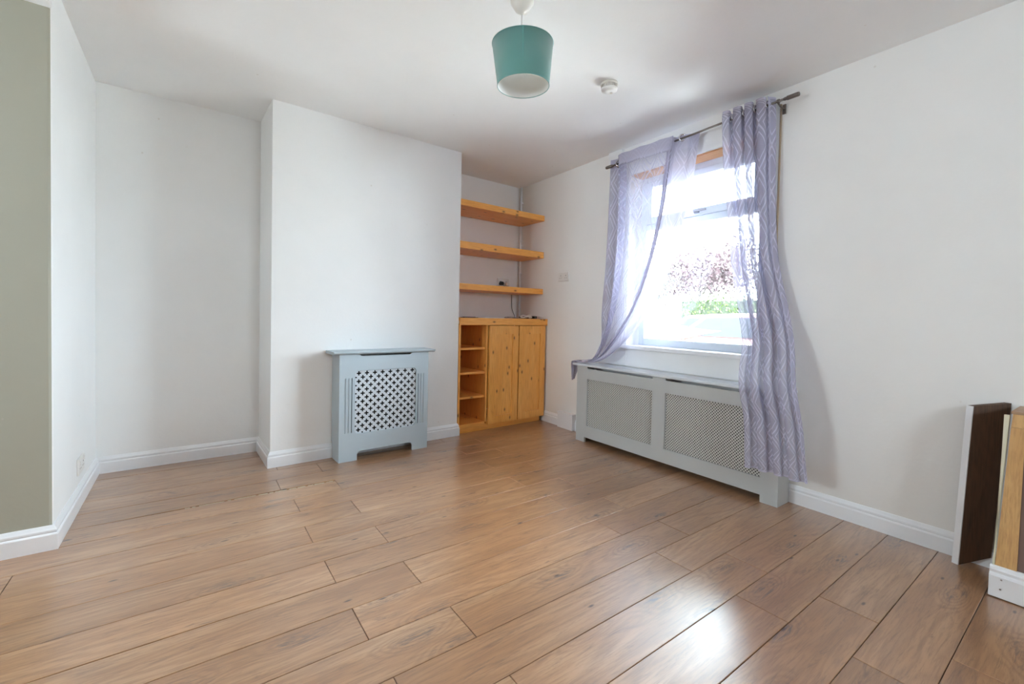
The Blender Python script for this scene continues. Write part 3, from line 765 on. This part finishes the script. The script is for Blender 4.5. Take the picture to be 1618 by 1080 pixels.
# ------------------------------------------------------------------ ceiling fittings
def pendant():
    px, py = 1.150, 1.612
    T = thing('pendant_lamp', 'green drum lampshade hanging from the ceiling', 'lamp', Matrix.Translation((px, py, H)))
    bm = lathe(bmesh.new(), [(0, 0), (.048, 0), (.050, -.006), (.050, -.018), (.044, -.022), (.041, -.030), (.030, -.048), (.014, -.058), (.007, -.062), (0, -.062)], 36)
    obj('ceiling_rose', bm, M_IVORY, T, smooth=True)
    obj('cord', tube(bmesh.new(), [(0, 0, -.058), (0.0, 0, -.12), (.001, 0, -.225)], .003, 8), M_PLASTIC, T, smooth=True)
    rt_, rb = .1335, .1135
    zt_, zb_ = -.190, -.368
    sh = Matrix.Translation((0, 0, 0)) @ Matrix.Rotation(radians(-2.5), 4, 'Y')
    ms, nt, b = newmat('green_satin')
    b.inputs['Base Color'].default_value = (.085, .275, .245, 1); b.inputs['Roughness'].default_value = .34; b.inputs['Specular IOR Level'].default_value = .9
    b.inputs['Sheen Weight'].default_value = .2; b.inputs['Anisotropic'].default_value = .85; b.inputs['Coat Weight'].default_value = .4; b.inputs['Coat Roughness'].default_value = .5
    tg = N(nt, 'ShaderNodeTangent', direction_type='RADIAL', axis='Z'); L(nt, tg.outputs[0], b.inputs['Tangent'])
    tc = N(nt, 'ShaderNodeTexCoord'); mp = N(nt, 'ShaderNodeMapping'); mp.inputs['Scale'].default_value = (300, 300, 1200); L(nt, tc.outputs['Object'], mp.inputs[0])
    nn = N(nt, 'ShaderNodeTexNoise', Scale=1.0); L(nt, mp.outputs[0], nn.inputs['Vector']); bp = N(nt, 'ShaderNodeBump', Strength=.15, Distance=.0005); L(nt, nn.outputs['Fac'], bp.inputs['Height']); L(nt, bp.outputs[0], b.inputs['Normal'])
    bm = lathe(bmesh.new(), [(rb, zb_), (rt_, zt_), (rt_ - .0012, zt_), (rb - .0012, zb_), (rb, zb_)], 96)
    shade = obj('lamp_shade', bm, ms, T, smooth=True, m=sh)
    shade.data.polygons.foreach_set('use_smooth', [True] * len(shade.data.polygons))
    obj('shade_lining', lathe(bmesh.new(), [(rb - .0014, zb_ + .001), (rt_ - .0014, zt_ - .001), (rt_ - .0022, zt_ - .001), (rb - .0022, zb_ + .001), (rb - .0014, zb_ + .001)], 96), plain('white_lining', (.82, .84, .82), .6), T, smooth=True, m=sh)
    for r, z, nm in ((rb, zb_, 'lower_trim'), (rt_, zt_, 'upper_trim')):
        bm = bmesh.new()
        tube(bm, [(r * cos(a), r * sin(a), z) for a in [2 * pi * i / 96 for i in range(97)]], .0018, 6)
        obj(nm, bm, ms, T, smooth=True, m=sh)
    # overlap seam of the shade
    a0 = radians(232)
    bm = bmesh.new()
    v = []
    for r_, z in ((rb + .0010, zb_), (rt_ + .0010, zt_)):
        for da in (0, .03, .06): v.append(bm.verts.new((r_ * cos(a0 + da), r_ * sin(a0 + da), z)))
    bm.faces.new((v[0], v[1], v[4], v[3])); bm.faces.new((v[1], v[2], v[5], v[4]))
    o = obj('seam_strip', bm, ms, T, m=sh); sl = o.modifiers.new('t', 'SOLIDIFY'); sl.thickness = .0008
    # carrier ring and lampholder
    bm = bmesh.new()
    tube(bm, [(.028 * cos(a), .028 * sin(a), -.222) for a in [2 * pi * i / 24 for i in range(25)]], .0016, 6)
    for k in range(3):
        a = 2 * pi * k / 3 + .5
        tube(bm, [(.028 * cos(a), .028 * sin(a), -.222), ((rt_ - .002) * cos(a), (rt_ - .002) * sin(a), zt_ - .004)], .0016, 6)
    obj('carrier_ring', bm, M_PLASTIC, T, m=sh)
    obj('lampholder', lathe(bmesh.new(), [(0, -.205), (.008, -.205), (.018, -.215), (.019, -.255), (.015, -.26), (.015, -.275), (0, -.275)], 24), M_PLASTIC, T, smooth=True)
pendant()
T = thing('smoke_detector', 'round white smoke alarm on the ceiling between lampshade and window', 'smoke detector', Matrix.Translation((1.965, 1.854, H)))
obj('base', lathe(bmesh.new(), [(0, 0), (.050, 0), (.051, -.010), (.049, -.013), (0, -.013)], 40), M_IVORY, T, smooth=True)
bm = lathe(bmesh.new(), [(.040, -.013), (.040, -.029), (.047, -.030), (.046, -.040), (.036, -.047), (0, -.049)], 40)
obj('cover', bm, M_PLASTIC, T, smooth=True)
bm = bmesh.new()
for k in range(20):
    a = 2 * pi * k / 20
    m_ = Matrix.Rotation(a, 4, 'Z')
    vs_ = box(bm, .0405, .0475, -.0018, .0018, -.030, -.013)
    for v in vs_: v.co = m_ @ v.co
obj('vent_fins', bm, M_IVORY, T)
obj('test_button', lathe(bmesh.new(), [(0, -.048), (.008, -.049), (.008, -.0515), (0, -.052)], 20, (.018, 0, 0)), M_IVORY, T)

# ------------------------------------------------------------------ curtain pole and curtains
RZ, RN = 2.30, .09
T = thing('curtain_pole', 'thin dark metal curtain pole fixed above the window', 'curtain pole', at(FW, 1.44, -RN, RZ))
L_ = 1.32
obj('pole', tube(bmesh.new(), [(0, 0, -.022), (L_ * .5, 0, 0), (L_, 0, .016)], .0065, 12), M_METAL, T, smooth=True)
for x, d, z in ((0, -1, -.022), (L_, 1, .016)):
    bm = bmesh.new()
    ax = Vector((d, 0, 0))
    lathe(bm, [(0, -.004), (.0085, -.004), (.0095, .004), (.009, .012), (.0125, .014), (.0125, .072), (.0105, .078), (0, .079)], 20, (x, 0, z), ax)
    obj('finial', bm, M_METAL, T, smooth=True)
for x, z in ((.035, -.021), (L_ - .035, .0155)):
    bm = bmesh.new()
    lathe(bm, [(.008, -.006), (.0115, -.006), (.0115, .006), (.008, .006)], 16, (x, 0, z), Vector((1, 0, 0)))
    tube(bm, [(x, .004, z - .012), (x, .03, z - .022), (x, .074, z - .024)], .005, 8)
    box(bm, x - .009, x + .009, RN - .017, RN - .0125, z - .052, z + .004)
    obj('bracket', bm, M_METAL, T)

mc, nt, b = newmat('sheer_lavender')
nt.nodes.remove(b)
uv = N(nt, 'ShaderNodeUVMap'); uv.uv_map = 'cloth'
sp = N(nt, 'ShaderNodeSeparateXYZ'); L(nt, uv.outputs[0], sp.inputs[0])
def mth(op, a, b=None, c=None):
    n = N(nt, 'ShaderNodeMath', operation=op)
    for i, v in enumerate((a, b, c)):
        if v is None: continue
        if isinstance(v, (int, float)): n.inputs[i].default_value = v
        else: L(nt, v, n.inputs[i])
    return n.outputs[0]
PU, PV = .15, .19
nd = N(nt, 'ShaderNodeTexNoise', Scale=9.0, Detail=2.0); L(nt, uv.outputs[0], nd.inputs['Vector'])
wob = mth('MULTIPLY', mth('SUBTRACT', nd.outputs['Fac'], .5), .22)
fu = mth('ABSOLUTE', mth('SUBTRACT', mth('FRACT', mth('DIVIDE', sp.outputs[0], PU)), .5))
fv = mth('ABSOLUTE', mth('SUBTRACT', mth('FRACT', mth('DIVIDE', sp.outputs[1], PV)), .5))
dd = mth('ADD', mth('ADD', fu, fv), wob)                   # 0 centre .. 1 corner
line = None
for c0_, wd_ in ((.5, .034), (.30, .022), (.70, .022)):
    l1 = mth('LESS_THAN', mth('ABSOLUTE', mth('SUBTRACT', dd, c0_)), wd_)
    line = l1 if line is None else mth('MAXIMUM', line, l1)
hem = N(nt, 'ShaderNodeAttribute'); hem.attribute_name = 'hem'
wv = N(nt, 'ShaderNodeTexNoise', Scale=700.0, Detail=2.0); L(nt, uv.outputs[0], wv.inputs['Vector'])
op = mth('ADD', .60, mth('MULTIPLY', mth('SUBTRACT', wv.outputs['Fac'], .5), .25))
dens = hem.outputs['Fac']
op = mth('ADD', dens, mth('MULTIPLY', mth('SUBTRACT', wv.outputs['Fac'], .5), .22))
thick = mth('GREATER_THAN', dens, .5)
op = mth('ADD', op, mth('MULTIPLY', line, mth('MULTIPLY', mth('SUBTRACT', .98, dens), mth('MULTIPLY_ADD', thick, .55, .35))))
op = mth('MINIMUM', mth('MAXIMUM', op, .05), .985)
df = N(nt, 'ShaderNodeBsdfDiffuse'); tl = N(nt, 'ShaderNodeBsdfTranslucent'); tr = N(nt, 'ShaderNodeBsdfTransparent')
colr = mixc(nt, line, (.52, .505, .635), (.555, .545, .67))
L(nt, colr, df.inputs[0]); L(nt, colr, tl.inputs[0]); tr.inputs[0].default_value = (.95, .95, .99, 1)
bp = N(nt, 'ShaderNodeBump', Strength=.5, Distance=.002); L(nt, line, bp.inputs['Height']); L(nt, bp.outputs[0], df.inputs['Normal'])
m1 = N(nt, 'ShaderNodeMixShader'); m1.inputs[0].default_value = .16; L(nt, df.outputs[0], m1.inputs[1]); L(nt, tl.outputs[0], m1.inputs[2])
m2 = N(nt, 'ShaderNodeMixShader'); L(nt, op, m2.inputs[0]); L(nt, tr.outputs[0], m2.inputs[1]); L(nt, m1.outputs[0], m2.inputs[2])
L(nt, m2.outputs[0], nt.nodes['Material Output'].inputs[0])
M_SHEER = mc

def catmull(P, t):
    n = len(P) - 1
    i = min(int(t), n - 1); k = t - i
    a = P[max(i - 1, 0)]; b = P[i]; c = P[i + 1]; d = P[min(i + 2, n)]
    return tuple(.5 * (2 * b[j] + (c[j] - a[j]) * k + (2 * a[j] - 5 * b[j] + 4 * c[j] - d[j]) * k * k + (3 * b[j] - a[j] - 3 * c[j] + d[j]) * k ** 3) for j in range(len(b)))
def sheet(name, cols, us, fold, nu, nv, width, parent, vlen, hemtop=.10, post=None, crease=False):
    """cols: curves (s,n,z) down the cloth; us: their place across the cloth 0..1"""
    nr = len(cols[0]) - 1
    bm = bmesh.new()
    uvl = bm.loops.layers.uv.new('cloth')
    grid = []
    lens = []
    for j in range(nv + 1):
        tv = j / nv
        t = tv * nr
        cp = [catmull(c, t) for c in cols]
        row = []
        for i in range(nu + 1):
            u = i / nu
            # locate between control columns
            q = 0
            while q < len(us) - 2 and u > us[q + 1]: q += 1
            k = (u - us[q]) / (us[q + 1] - us[q])
            s, n, z = catmull(cp, q + k)
            ds, dn = fold(u, tv)
            p = (s + ds, n + dn, z)
            if post: p = post(*p)
            row.append(bm.verts.new((p[0], -p[1], p[2])))
        grid.append(row)
    for j in range(nv):
        for i in range(nu):
            fc = bm.faces.new((grid[j][i], grid[j][i + 1], grid[j + 1][i + 1], grid[j + 1][i]))
            for lp, (a, b2) in zip(fc.loops, ((i, j), (i + 1, j), (i + 1, j + 1), (i, j + 1))):
                lp[uvl].uv = (a / nu * width, b2 / nv * vlen)
    me = bpy.data.meshes.new(name); bm.to_mesh(me); bm.free()
    for p in me.polygons: p.use_smooth = True
    at_ = me.attributes.new('hem', 'FLOAT', 'POINT')
    vals = []
    for j in range(nv + 1):
        for i in range(nu + 1):
            tv = j / nv * vlen; u = i / nu
            d = .66
            if crease and .29 < u < .70: d = .34 + .3 * max(0, tv / vlen - .45)
            if crease and u > .755: d = .84
            if tv < hemtop or tv > vlen - .03 or u < .010 or u > .990 or (crease and .71 < u < .755): d = .95
            vals.append(d)
    at_.data.foreach_set('value', vals)
    me.materials.append(M_SHEER)
    o = link(bpy.data.objects.new(name, me)); o.parent = parent
    return o
# right curtain
def rfold(u, v):
    k = 4.0
    A = .044 * (1 - .62 * v)
    ph = 2 * pi * k * u + 0.6
    return (-.016 * sin(2 * ph) * (1 - .5 * v), A * sin(ph) + .006 * sin(9 * u + 7 * v) * v)
rows = [(2.355, 2.415, 2.69, .09), (2.29, 2.412, 2.695, .09), (2.0, 2.43, 2.705, .09), (1.7, 2.468, 2.715, .09), (1.4, 2.50, 2.745, .092), (1.1, 2.565, 2.825, .115), (.92, 2.62, 2.885, .17), (.70, 2.655, 2.945, .262), (.5, 2.69, 2.985, .262), (.33, 2.70, 3.005, .26), (.215, 2.705, 3.02, .26)]
TR = thing('curtain', 'lavender sheer curtain hanging right of the window, reaching below the radiator cover', 'curtain', FW, group='lavender sheer curtains on the pole')
cols = []
for kx in (0, .33, .66, 1):
    cols.append([(a + (b - a) * kx, n, z) for z, a, b, n in rows])
sheet('curtain_cloth', cols, [0, .33, .66, 1], rfold, 110, 120, 1.15, TR, 2.15)
# left curtain, swept aside and draped over the radiator cover
c0 = [(1.384, .070, 2.335), (1.380, .07, 2.10), (1.374, .07, 1.80), (1.366, .075, 1.45), (1.345, .08, 1.10), (1.350, .08, .86), (1.285, .065, .715), (1.175, .07, .678), (1.118, .08, .665), (1.085, .09, .585), (1.050, .10, .505)]
c1 = [(1.545, .062, 2.335), (1.548, .06, 2.10), (1.545, .06, 1.80), (1.525, .06, 1.45), (1.48, .07, 1.15), (1.40, .08, .87), (1.30, .11, .700), (1.19, .12, .672), (1.125, .13, .668), (1.095, .13, .590), (1.075, .13, .500)]
c1b = [(1.552, .122, 2.335), (1.560, .12, 2.10), (1.560, .12, 1.80), (1.540, .12, 1.45), (1.492, .115, 1.15), (1.41, .115, .87), (1.31, .125, .700), (1.194, .13, .672), (1.126, .14, .668), (1.099, .14, .588), (1.080, .14, .500)]
c2 = [(2.02, .128, 2.325), (1.99, .128, 2.07), (1.955, .13, 1.80), (1.86, .13, 1.43), (1.715, .13, 1.10), (1.50, .135, .83), (1.36, .15, .695), (1.21, .16, .668), (1.130, .17, .668), (1.112, .17, .585), (1.10, .165, .505)]
c2b = [(2.00, .105, 2.325), (1.965, .10, 2.07), (1.925, .10, 1.80), (1.83, .10, 1.43), (1.69, .105, 1.10), (1.49, .12, .83), (1.36, .16, .695), (1.214, .165, .668), (1.131, .175, .668), (1.114, .175, .585), (1.105, .17, .505)]
c3 = [(2.195, .062, 2.315), (2.165, .065, 2.06), (2.112, .07, 1.80), (2.035, .08, 1.48), (1.885, .09, 1.15), (1.645, .11, .87), (1.45, .17, .700), (1.24, .20, .667), (1.136, .21, .666), (1.128, .205, .575), (1.13, .20, .50)]
def lfold(u, v):
    # a soft ripple, plus the fold-back of the right-hand band
    am = .006 + .010 * v
    r = am * sin(2 * pi * 7 * u + 2 * v)
    ds = .010 * sin(2 * pi * 9 * u + 1.0) * (1 - .6 * v)
    return (ds, r * (1 if v < .55 else max(.35, 1 - (v - .55) * 2.4)))
def lpost(s, n, z):
    n = max(n, .022)
    if 1.155 < s < 2.7 and n < .225: z = max(z, .663)
    if s < 1.15 and z < .66 : s = min(s, 1.134)
    if z < .668 and s < 1.16 and n > .05 and z > .63: s = min(s, 1.134)
    return (s, n, z)
TL = thing('curtain', 'lavender sheer curtain left of the window, swept over the end of the radiator cover', 'curtain', FW, group='lavender sheer curtains on the pole')
sheet('curtain_cloth', [c0, c1, c1b, c2, c2b, c3], [0, .25, .29, .70, .76, 1], lfold, 110, 150, 1.25, TL, 2.3, post=lpost, crease=True)
# eyelets
def eyelet(par, s, z, tilt):
    bm = bmesh.new()
    R0 = Matrix.Rotation(tilt, 3, 'Z')
    pts = [R0 @ Vector((0.022 * cos(a), 0, 0.022 * sin(a))) + Vector((s, -RN, z)) for a in [2 * pi * i / 24 for i in range(25)]]
    tube(bm, pts, .0055, 8)
    obj('eyelet', bm, M_CHROME, par, smooth=True)
eyelet(TL, 1.500, 2.281, radians(35)); eyelet(TL, 2.088, 2.305, radians(30)); eyelet(TL, 1.63, 2.284, radians(70)); eyelet(TL, 1.93, 2.297, radians(70))
for k_ in range(8):
    eyelet(TR, 2.43 + .034 * k_, 2.31 + .0008 * k_, radians(75 if k_ % 2 else 105))

# ------------------------------------------------------------------ loose board and boxed unit at the right
def hexa(bm, a, b):
    va = [bm.verts.new(p) for p in a]; vb = [bm.verts.new(p) for p in b]
    bm.faces.new(va); bm.faces.new(vb[::-1])
    for i in range(4): bm.faces.new((va[i], vb[i], vb[(i + 1) % 4], va[(i + 1) % 4]))
T = thing('loose_board', 'dark stained board with a white edge leaning between skirting and oak-framed unit', 'board', at(FW, 3.565, -.094, 0))
def rel(s, n, z): return (s - 3.565, -(n - .094), z)
F4 = [rel(3.565, .094, .0), rel(3.652, .024, .05), rel(3.688, .006, .722), rel(3.586, .075, .698)]
off = Vector((-.022, .006, 0))
G4 = [tuple(Vector(p) + off) for p in F4]
bm = bmesh.new(); hexa(bm, F4, G4); obj('board', bm, M_DKBOARD, T)
bm = bmesh.new()
e = Vector((.0, -.0035, 0))
hexa(bm, [F4[0], F4[3], G4[3], G4[0]], [tuple(Vector(p) + e + Vector((-.002, 0, 0))) for p in (F4[0], F4[3], G4[3], G4[0])])
obj('painted_edge', bm, M_GLOSSW, T)['label'] = 'white painted edge'
T = thing('boxed_unit', 'low oak-framed brown panelled unit with white skirting at the right edge', 'cupboard', at(FW, 3.69, 0, 0))
def slab(x0, x1, nb, nt_, zb_, zt_, thick, xs=0.0):
    """raked board: front face n=nb at zb, n=nt_ at zt; xs shifts the top along the wall"""
    bm = bmesh.new()
    a = [(x0, -nb, zb_), (x1, -nb, zb_), (x1, -nt_, zt_), (x0 + xs, -nt_, zt_)]
    b = [(p[0], p[1] + thick, p[2]) for p in a]
    hexa(bm, a, b); return bm
obj('carcass', slab(.012, 1.25, .262, .215, .0, .700, .20, .022), plain('carcass_board', (.30, .24, .18), .7), T)
rk = lambda z: .272 - .047 * (z - .118) / .59
obj('frame_stile', slab(.006, .064, rk(.118), rk(.655), .118, .655, .014, .020), M_OAK_Z, T)
bm = bmesh.new()
hexa(bm, [(.0265, -rk(.656), .656), (.0665, -rk(.656), .656), (1.25, -rk(.656), .656), (1.25, -rk(.705), .705)], [(.0265, -rk(.656) + .014, .656), (.0665, -rk(.656) + .014, .656), (1.25, -rk(.656) + .014, .656), (1.25, -rk(.705) + .014, .705)])
bm.free()
obj('frame_rail', slab(.0262, 1.25, rk(.656), rk(.706), .656, .706, .014, .003), M_OAK_Z, T)
obj('brown_panel', slab(.064, 1.24, rk(.118) - .006, rk(.655) - .006, .118, .655, .004, 0.0), M_LEATHER, T)
obj('top_board', B((.024, 1.25, -.222, -.012, .7065, .716)), wood('top_wood', (.42, .27, .17), (.36, .22, .13), (.2, .12, .07), 'X', .5, False), T)
obj('edge_strip', slab(-.001, .0055, rk(.118), rk(.70), .118, .70, .012, .022), M_CREAM, T)
bm = bmesh.new()
pr = [(.264, .004), (.296, .004), (.296, .083), (.291, .090), (.286, .094), (.287, .104), (.283, .113), (.276, .118), (.264, .118)]
a = [bm.verts.new((-.006, -n, z)) for n, z in pr]; b = [bm.verts.new((1.25, -n, z)) for n, z in pr]
bm.faces.new(a); bm.faces.new(b[::-1])
for i in range(len(pr)): bm.faces.new((a[i], a[(i + 1) % len(pr)], b[(i + 1) % len(pr)], b[i]))
sk = obj('unit_skirting', bm, M_GLOSSW, T); sk['label'] = 'white moulded skirting'
for x, z in ((.028, .075), (.026, .038)):
    obj('nail_head', lathe(bmesh.new(), [(0, -.001), (.003, -.001), (.003, .0006), (0, .0008)], 10, (x, -.296, z), Vector((0, -1, 0))), M_METAL, sk)

# ------------------------------------------------------------------ outside
GZ = -0.2
M_PAVE = plain('pale_paving', (.62, .60, .57), .8, bump=.3, bscale=20, var=.1)
M_GRASSY = plain('lawn', (.20, .28, .08), .9, bump=.4, bscale=30, var=.3)
t = obj('ground', prism(bmesh.new(), [(3.3, -30), (60, -30), (60, 60), (3.3, 60)], GZ - .1, GZ), M_PAVE, kind='structure')
M_LEAFG = plain('hedge_leaf', (.028, .05, .006), .55)
M_LEAFP = plain('copper_leaf', (.032, .014, .018), .6)
M_LEAFS = plain('grey_green_leaf', (.024, .024, .024), .6)
M_BARK = plain('bark', (.02, .015, .013), .9)
def leaves(name, centre_fn, n, size, mat, parent, seed):
    rnd = random.Random(seed)
    vs_, fs_ = [], []
    for i in range(n):
        c, out = centre_fn(rnd)
        a = Vector((rnd.gauss(0, 1), rnd.gauss(0, 1), rnd.gauss(0, 1))).normalized()
        b2 = a.orthogonal().normalized(); c2 = a.cross(b2)
        s = size * rnd.uniform(.6, 1.3)
        k = len(vs_)
        vs_ += [c + b2 * s, c + c2 * s * .45, c - b2 * s, c - c2 * s * .45]
        fs_.append((k, k + 1, k + 2, k + 3))
    me = bpy.data.meshes.new(name); me.from_pydata([tuple(v) for v in vs_], [], fs_); me.materials.append(mat)
    o = link(bpy.data.objects.new(name, me)); o.parent = parent
    o['kind'] = 'stuff'
    return o
def tree(nm, label, pos, h, r, mat, n, seed, size, flat=.8):
    T = thing(nm, label, 'tree', Matrix.Translation(pos), group=None)
    rnd = random.Random(seed)
    bm = bmesh.new()
    tube(bm, [(0, 0, 0), (.05, .02, h * .4), (.02, -.03, h * .62)], [.09, .07, .05], 8)
    tips = []
    for i in range(9):
        a = 2 * pi * i / 9 + rnd.uniform(-.3, .3); e_ = rnd.uniform(.1, .9)
        p1 = Vector((cos(a) * r * .45, sin(a) * r * .45, h * .6 + e_ * r * .6)); p2 = Vector((cos(a) * r * .85, sin(a) * r * .85, h * .62 + e_ * r * 1.05))
        tube(bm, [(0, 0, h * (.4 + .2 * e_)), p1, p2], [.035, .022, .008], 6)
        tips += [p1, p2, p1.lerp(p2, .5)]
    obj('trunk', bm, M_BARK, T)
    def cf(rn):
        c = rn.choice(tips); d = Vector((rn.gauss(0, 1), rn.gauss(0, 1), rn.gauss(0, .8)))
        return c + d * r * .22, d
    leaves('foliage', cf, n, size, mat, T, seed + 1)
    return T
# viewing directions through the window run along +x, +y
tree('copper_tree', 'copper-leaved tree standing beyond the hedge outside the window', (15.8, 9.9, GZ), 4.0, 1.9, M_LEAFP, 7500, 3, .085)
tree('garden_tree', 'grey-green loose tree left of the copper tree, outside the window', (11.6, 9.6, GZ), 3.1, 1.15, M_LEAFS, 3500, 8, .06)
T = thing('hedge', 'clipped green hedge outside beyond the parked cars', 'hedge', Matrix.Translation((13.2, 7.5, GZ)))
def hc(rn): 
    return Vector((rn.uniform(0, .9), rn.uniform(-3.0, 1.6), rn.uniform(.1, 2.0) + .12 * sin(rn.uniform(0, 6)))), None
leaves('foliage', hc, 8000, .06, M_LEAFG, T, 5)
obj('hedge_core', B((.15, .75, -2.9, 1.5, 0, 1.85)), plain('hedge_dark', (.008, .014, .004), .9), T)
def car(label, pos, rot, col, name='car'):
    T = thing(name, label, 'car', Matrix.Translation(pos) @ Matrix.Rotation(rot, 4, 'Z'), group=None)
    body = [(-2.0, .25), (2.0, .25), (2.05, .6), (1.9, .82), (.95, .93), (.45, 1.34), (-.95, 1.38), (-1.75, .98), (-2.02, .85), (-2.06, .5)]
    bm = bmesh.new()
    a = [bm.verts.new((x, -.82 if z < .95 else -.66, z)) for x, z in body]; b2 = [bm.verts.new((x, .82 if z < .95 else .66, z)) for x, z in body]
    bm.faces.new(a); bm.faces.new(b2[::-1])
    for i in range(len(body)): bm.faces.new((a[i], a[(i + 1) % len(body)], b2[(i + 1) % len(body)], b2[i]))
    obj('body', bm, plain('car_paint', col, .25, Coat_Weight=.6), T, bevel=.05)
    gm = plain('car_glass', (.012, .015, .018), .25, Specular_IOR_Level=.15)
    for y in (-1, 1):
        bm = bmesh.new()
        pts = [(-1.45, .98), (.78, .98), (.40, 1.28), (-.90, 1.31)]
        v = [bm.verts.new((x, y * (.775 if z < 1.1 else .695), z)) for x, z in pts]; w2 = [bm.verts.new((p.co.x, p.co.y + y * .012, p.co.z)) for p in v]
        bm.faces.new(v); bm.faces.new(w2[::-1])
        for i in range(4): bm.faces.new((v[i], w2[i], w2[(i + 1) % 4], v[(i + 1) % 4]))
        obj('side_window', bm, gm, T)
    for (xa, za), (xb, zb2) in (((.98, .95), (.50, 1.32)), ((-1.74, 1.0), (-1.0, 1.36))):
        bm = bmesh.new(); o2 = .03 if xa > 0 else -.03
        hexa(bm, [(xa, -.62, za), (xa, .62, za), (xb, .55, zb2), (xb, -.55, zb2)], [(xa + o2, -.62, za + .01), (xa + o2, .62, za + .01), (xb + o2, .55, zb2 + .01), (xb + o2, -.55, zb2 + .01)])
        obj('windscreen' if xa > 0 else 'rear_window', bm, gm, T)
    for x in (-1.3, 1.3):
        for y in (-.80, .80):
            obj('wheel', lathe(bmesh.new(), [(0, -.09), (.2, -.09), (.31, -.08), (.31, .08), (.2, .09), (0, .09)], 24, (x, y, .31), Vector((0, 1, 0))), M_BLACK, T, smooth=True)
car('white car parked nearest the hedge outside the window', (9.6, 5.5, GZ), radians(100), (.75, .75, .76))
car('red car parked closer to the window than the white one', (7.5, 3.75, GZ), radians(96), (.12, .03, .025))
T = thing('street_lamp', 'thin street lamp post seen through the window above the trees', 'lamp post', Matrix.Translation((21.0, 12.5, GZ)) @ Matrix.Scale(1.45, 4))
obj('post', tube(bmesh.new(), [(0, 0, 0), (0, 0, 3.4), (0, -.15, 3.75), (0, -.6, 3.85)], .045, 8), plain('post_grey', (.15, .15, .16), .5), T, smooth=True)
obj('lamp_head', B((-.08, .08, -.95, -.55, 3.82, 3.9)), plain('head_grey', (.2, .2, .2), .5), T, bevel=.02)
T = thing('overhead_line', 'dark overhead wire on two far posts crossing the upper window view', 'overhead wire', Matrix.Translation((24, 21.4, GZ)))
obj('wire', tube(bmesh.new(), [(0, 0, 5.3), (.85, -8.5, 5.2), (1.7, -17, 5.3)], .06, 6), M_BLACK, T)
for x, y in ((0, 0), (1.7, -17)): obj('post', tube(bmesh.new(), [(x, y, 0), (x, y, 5.5)], .09, 10), M_BARK, T, smooth=True)
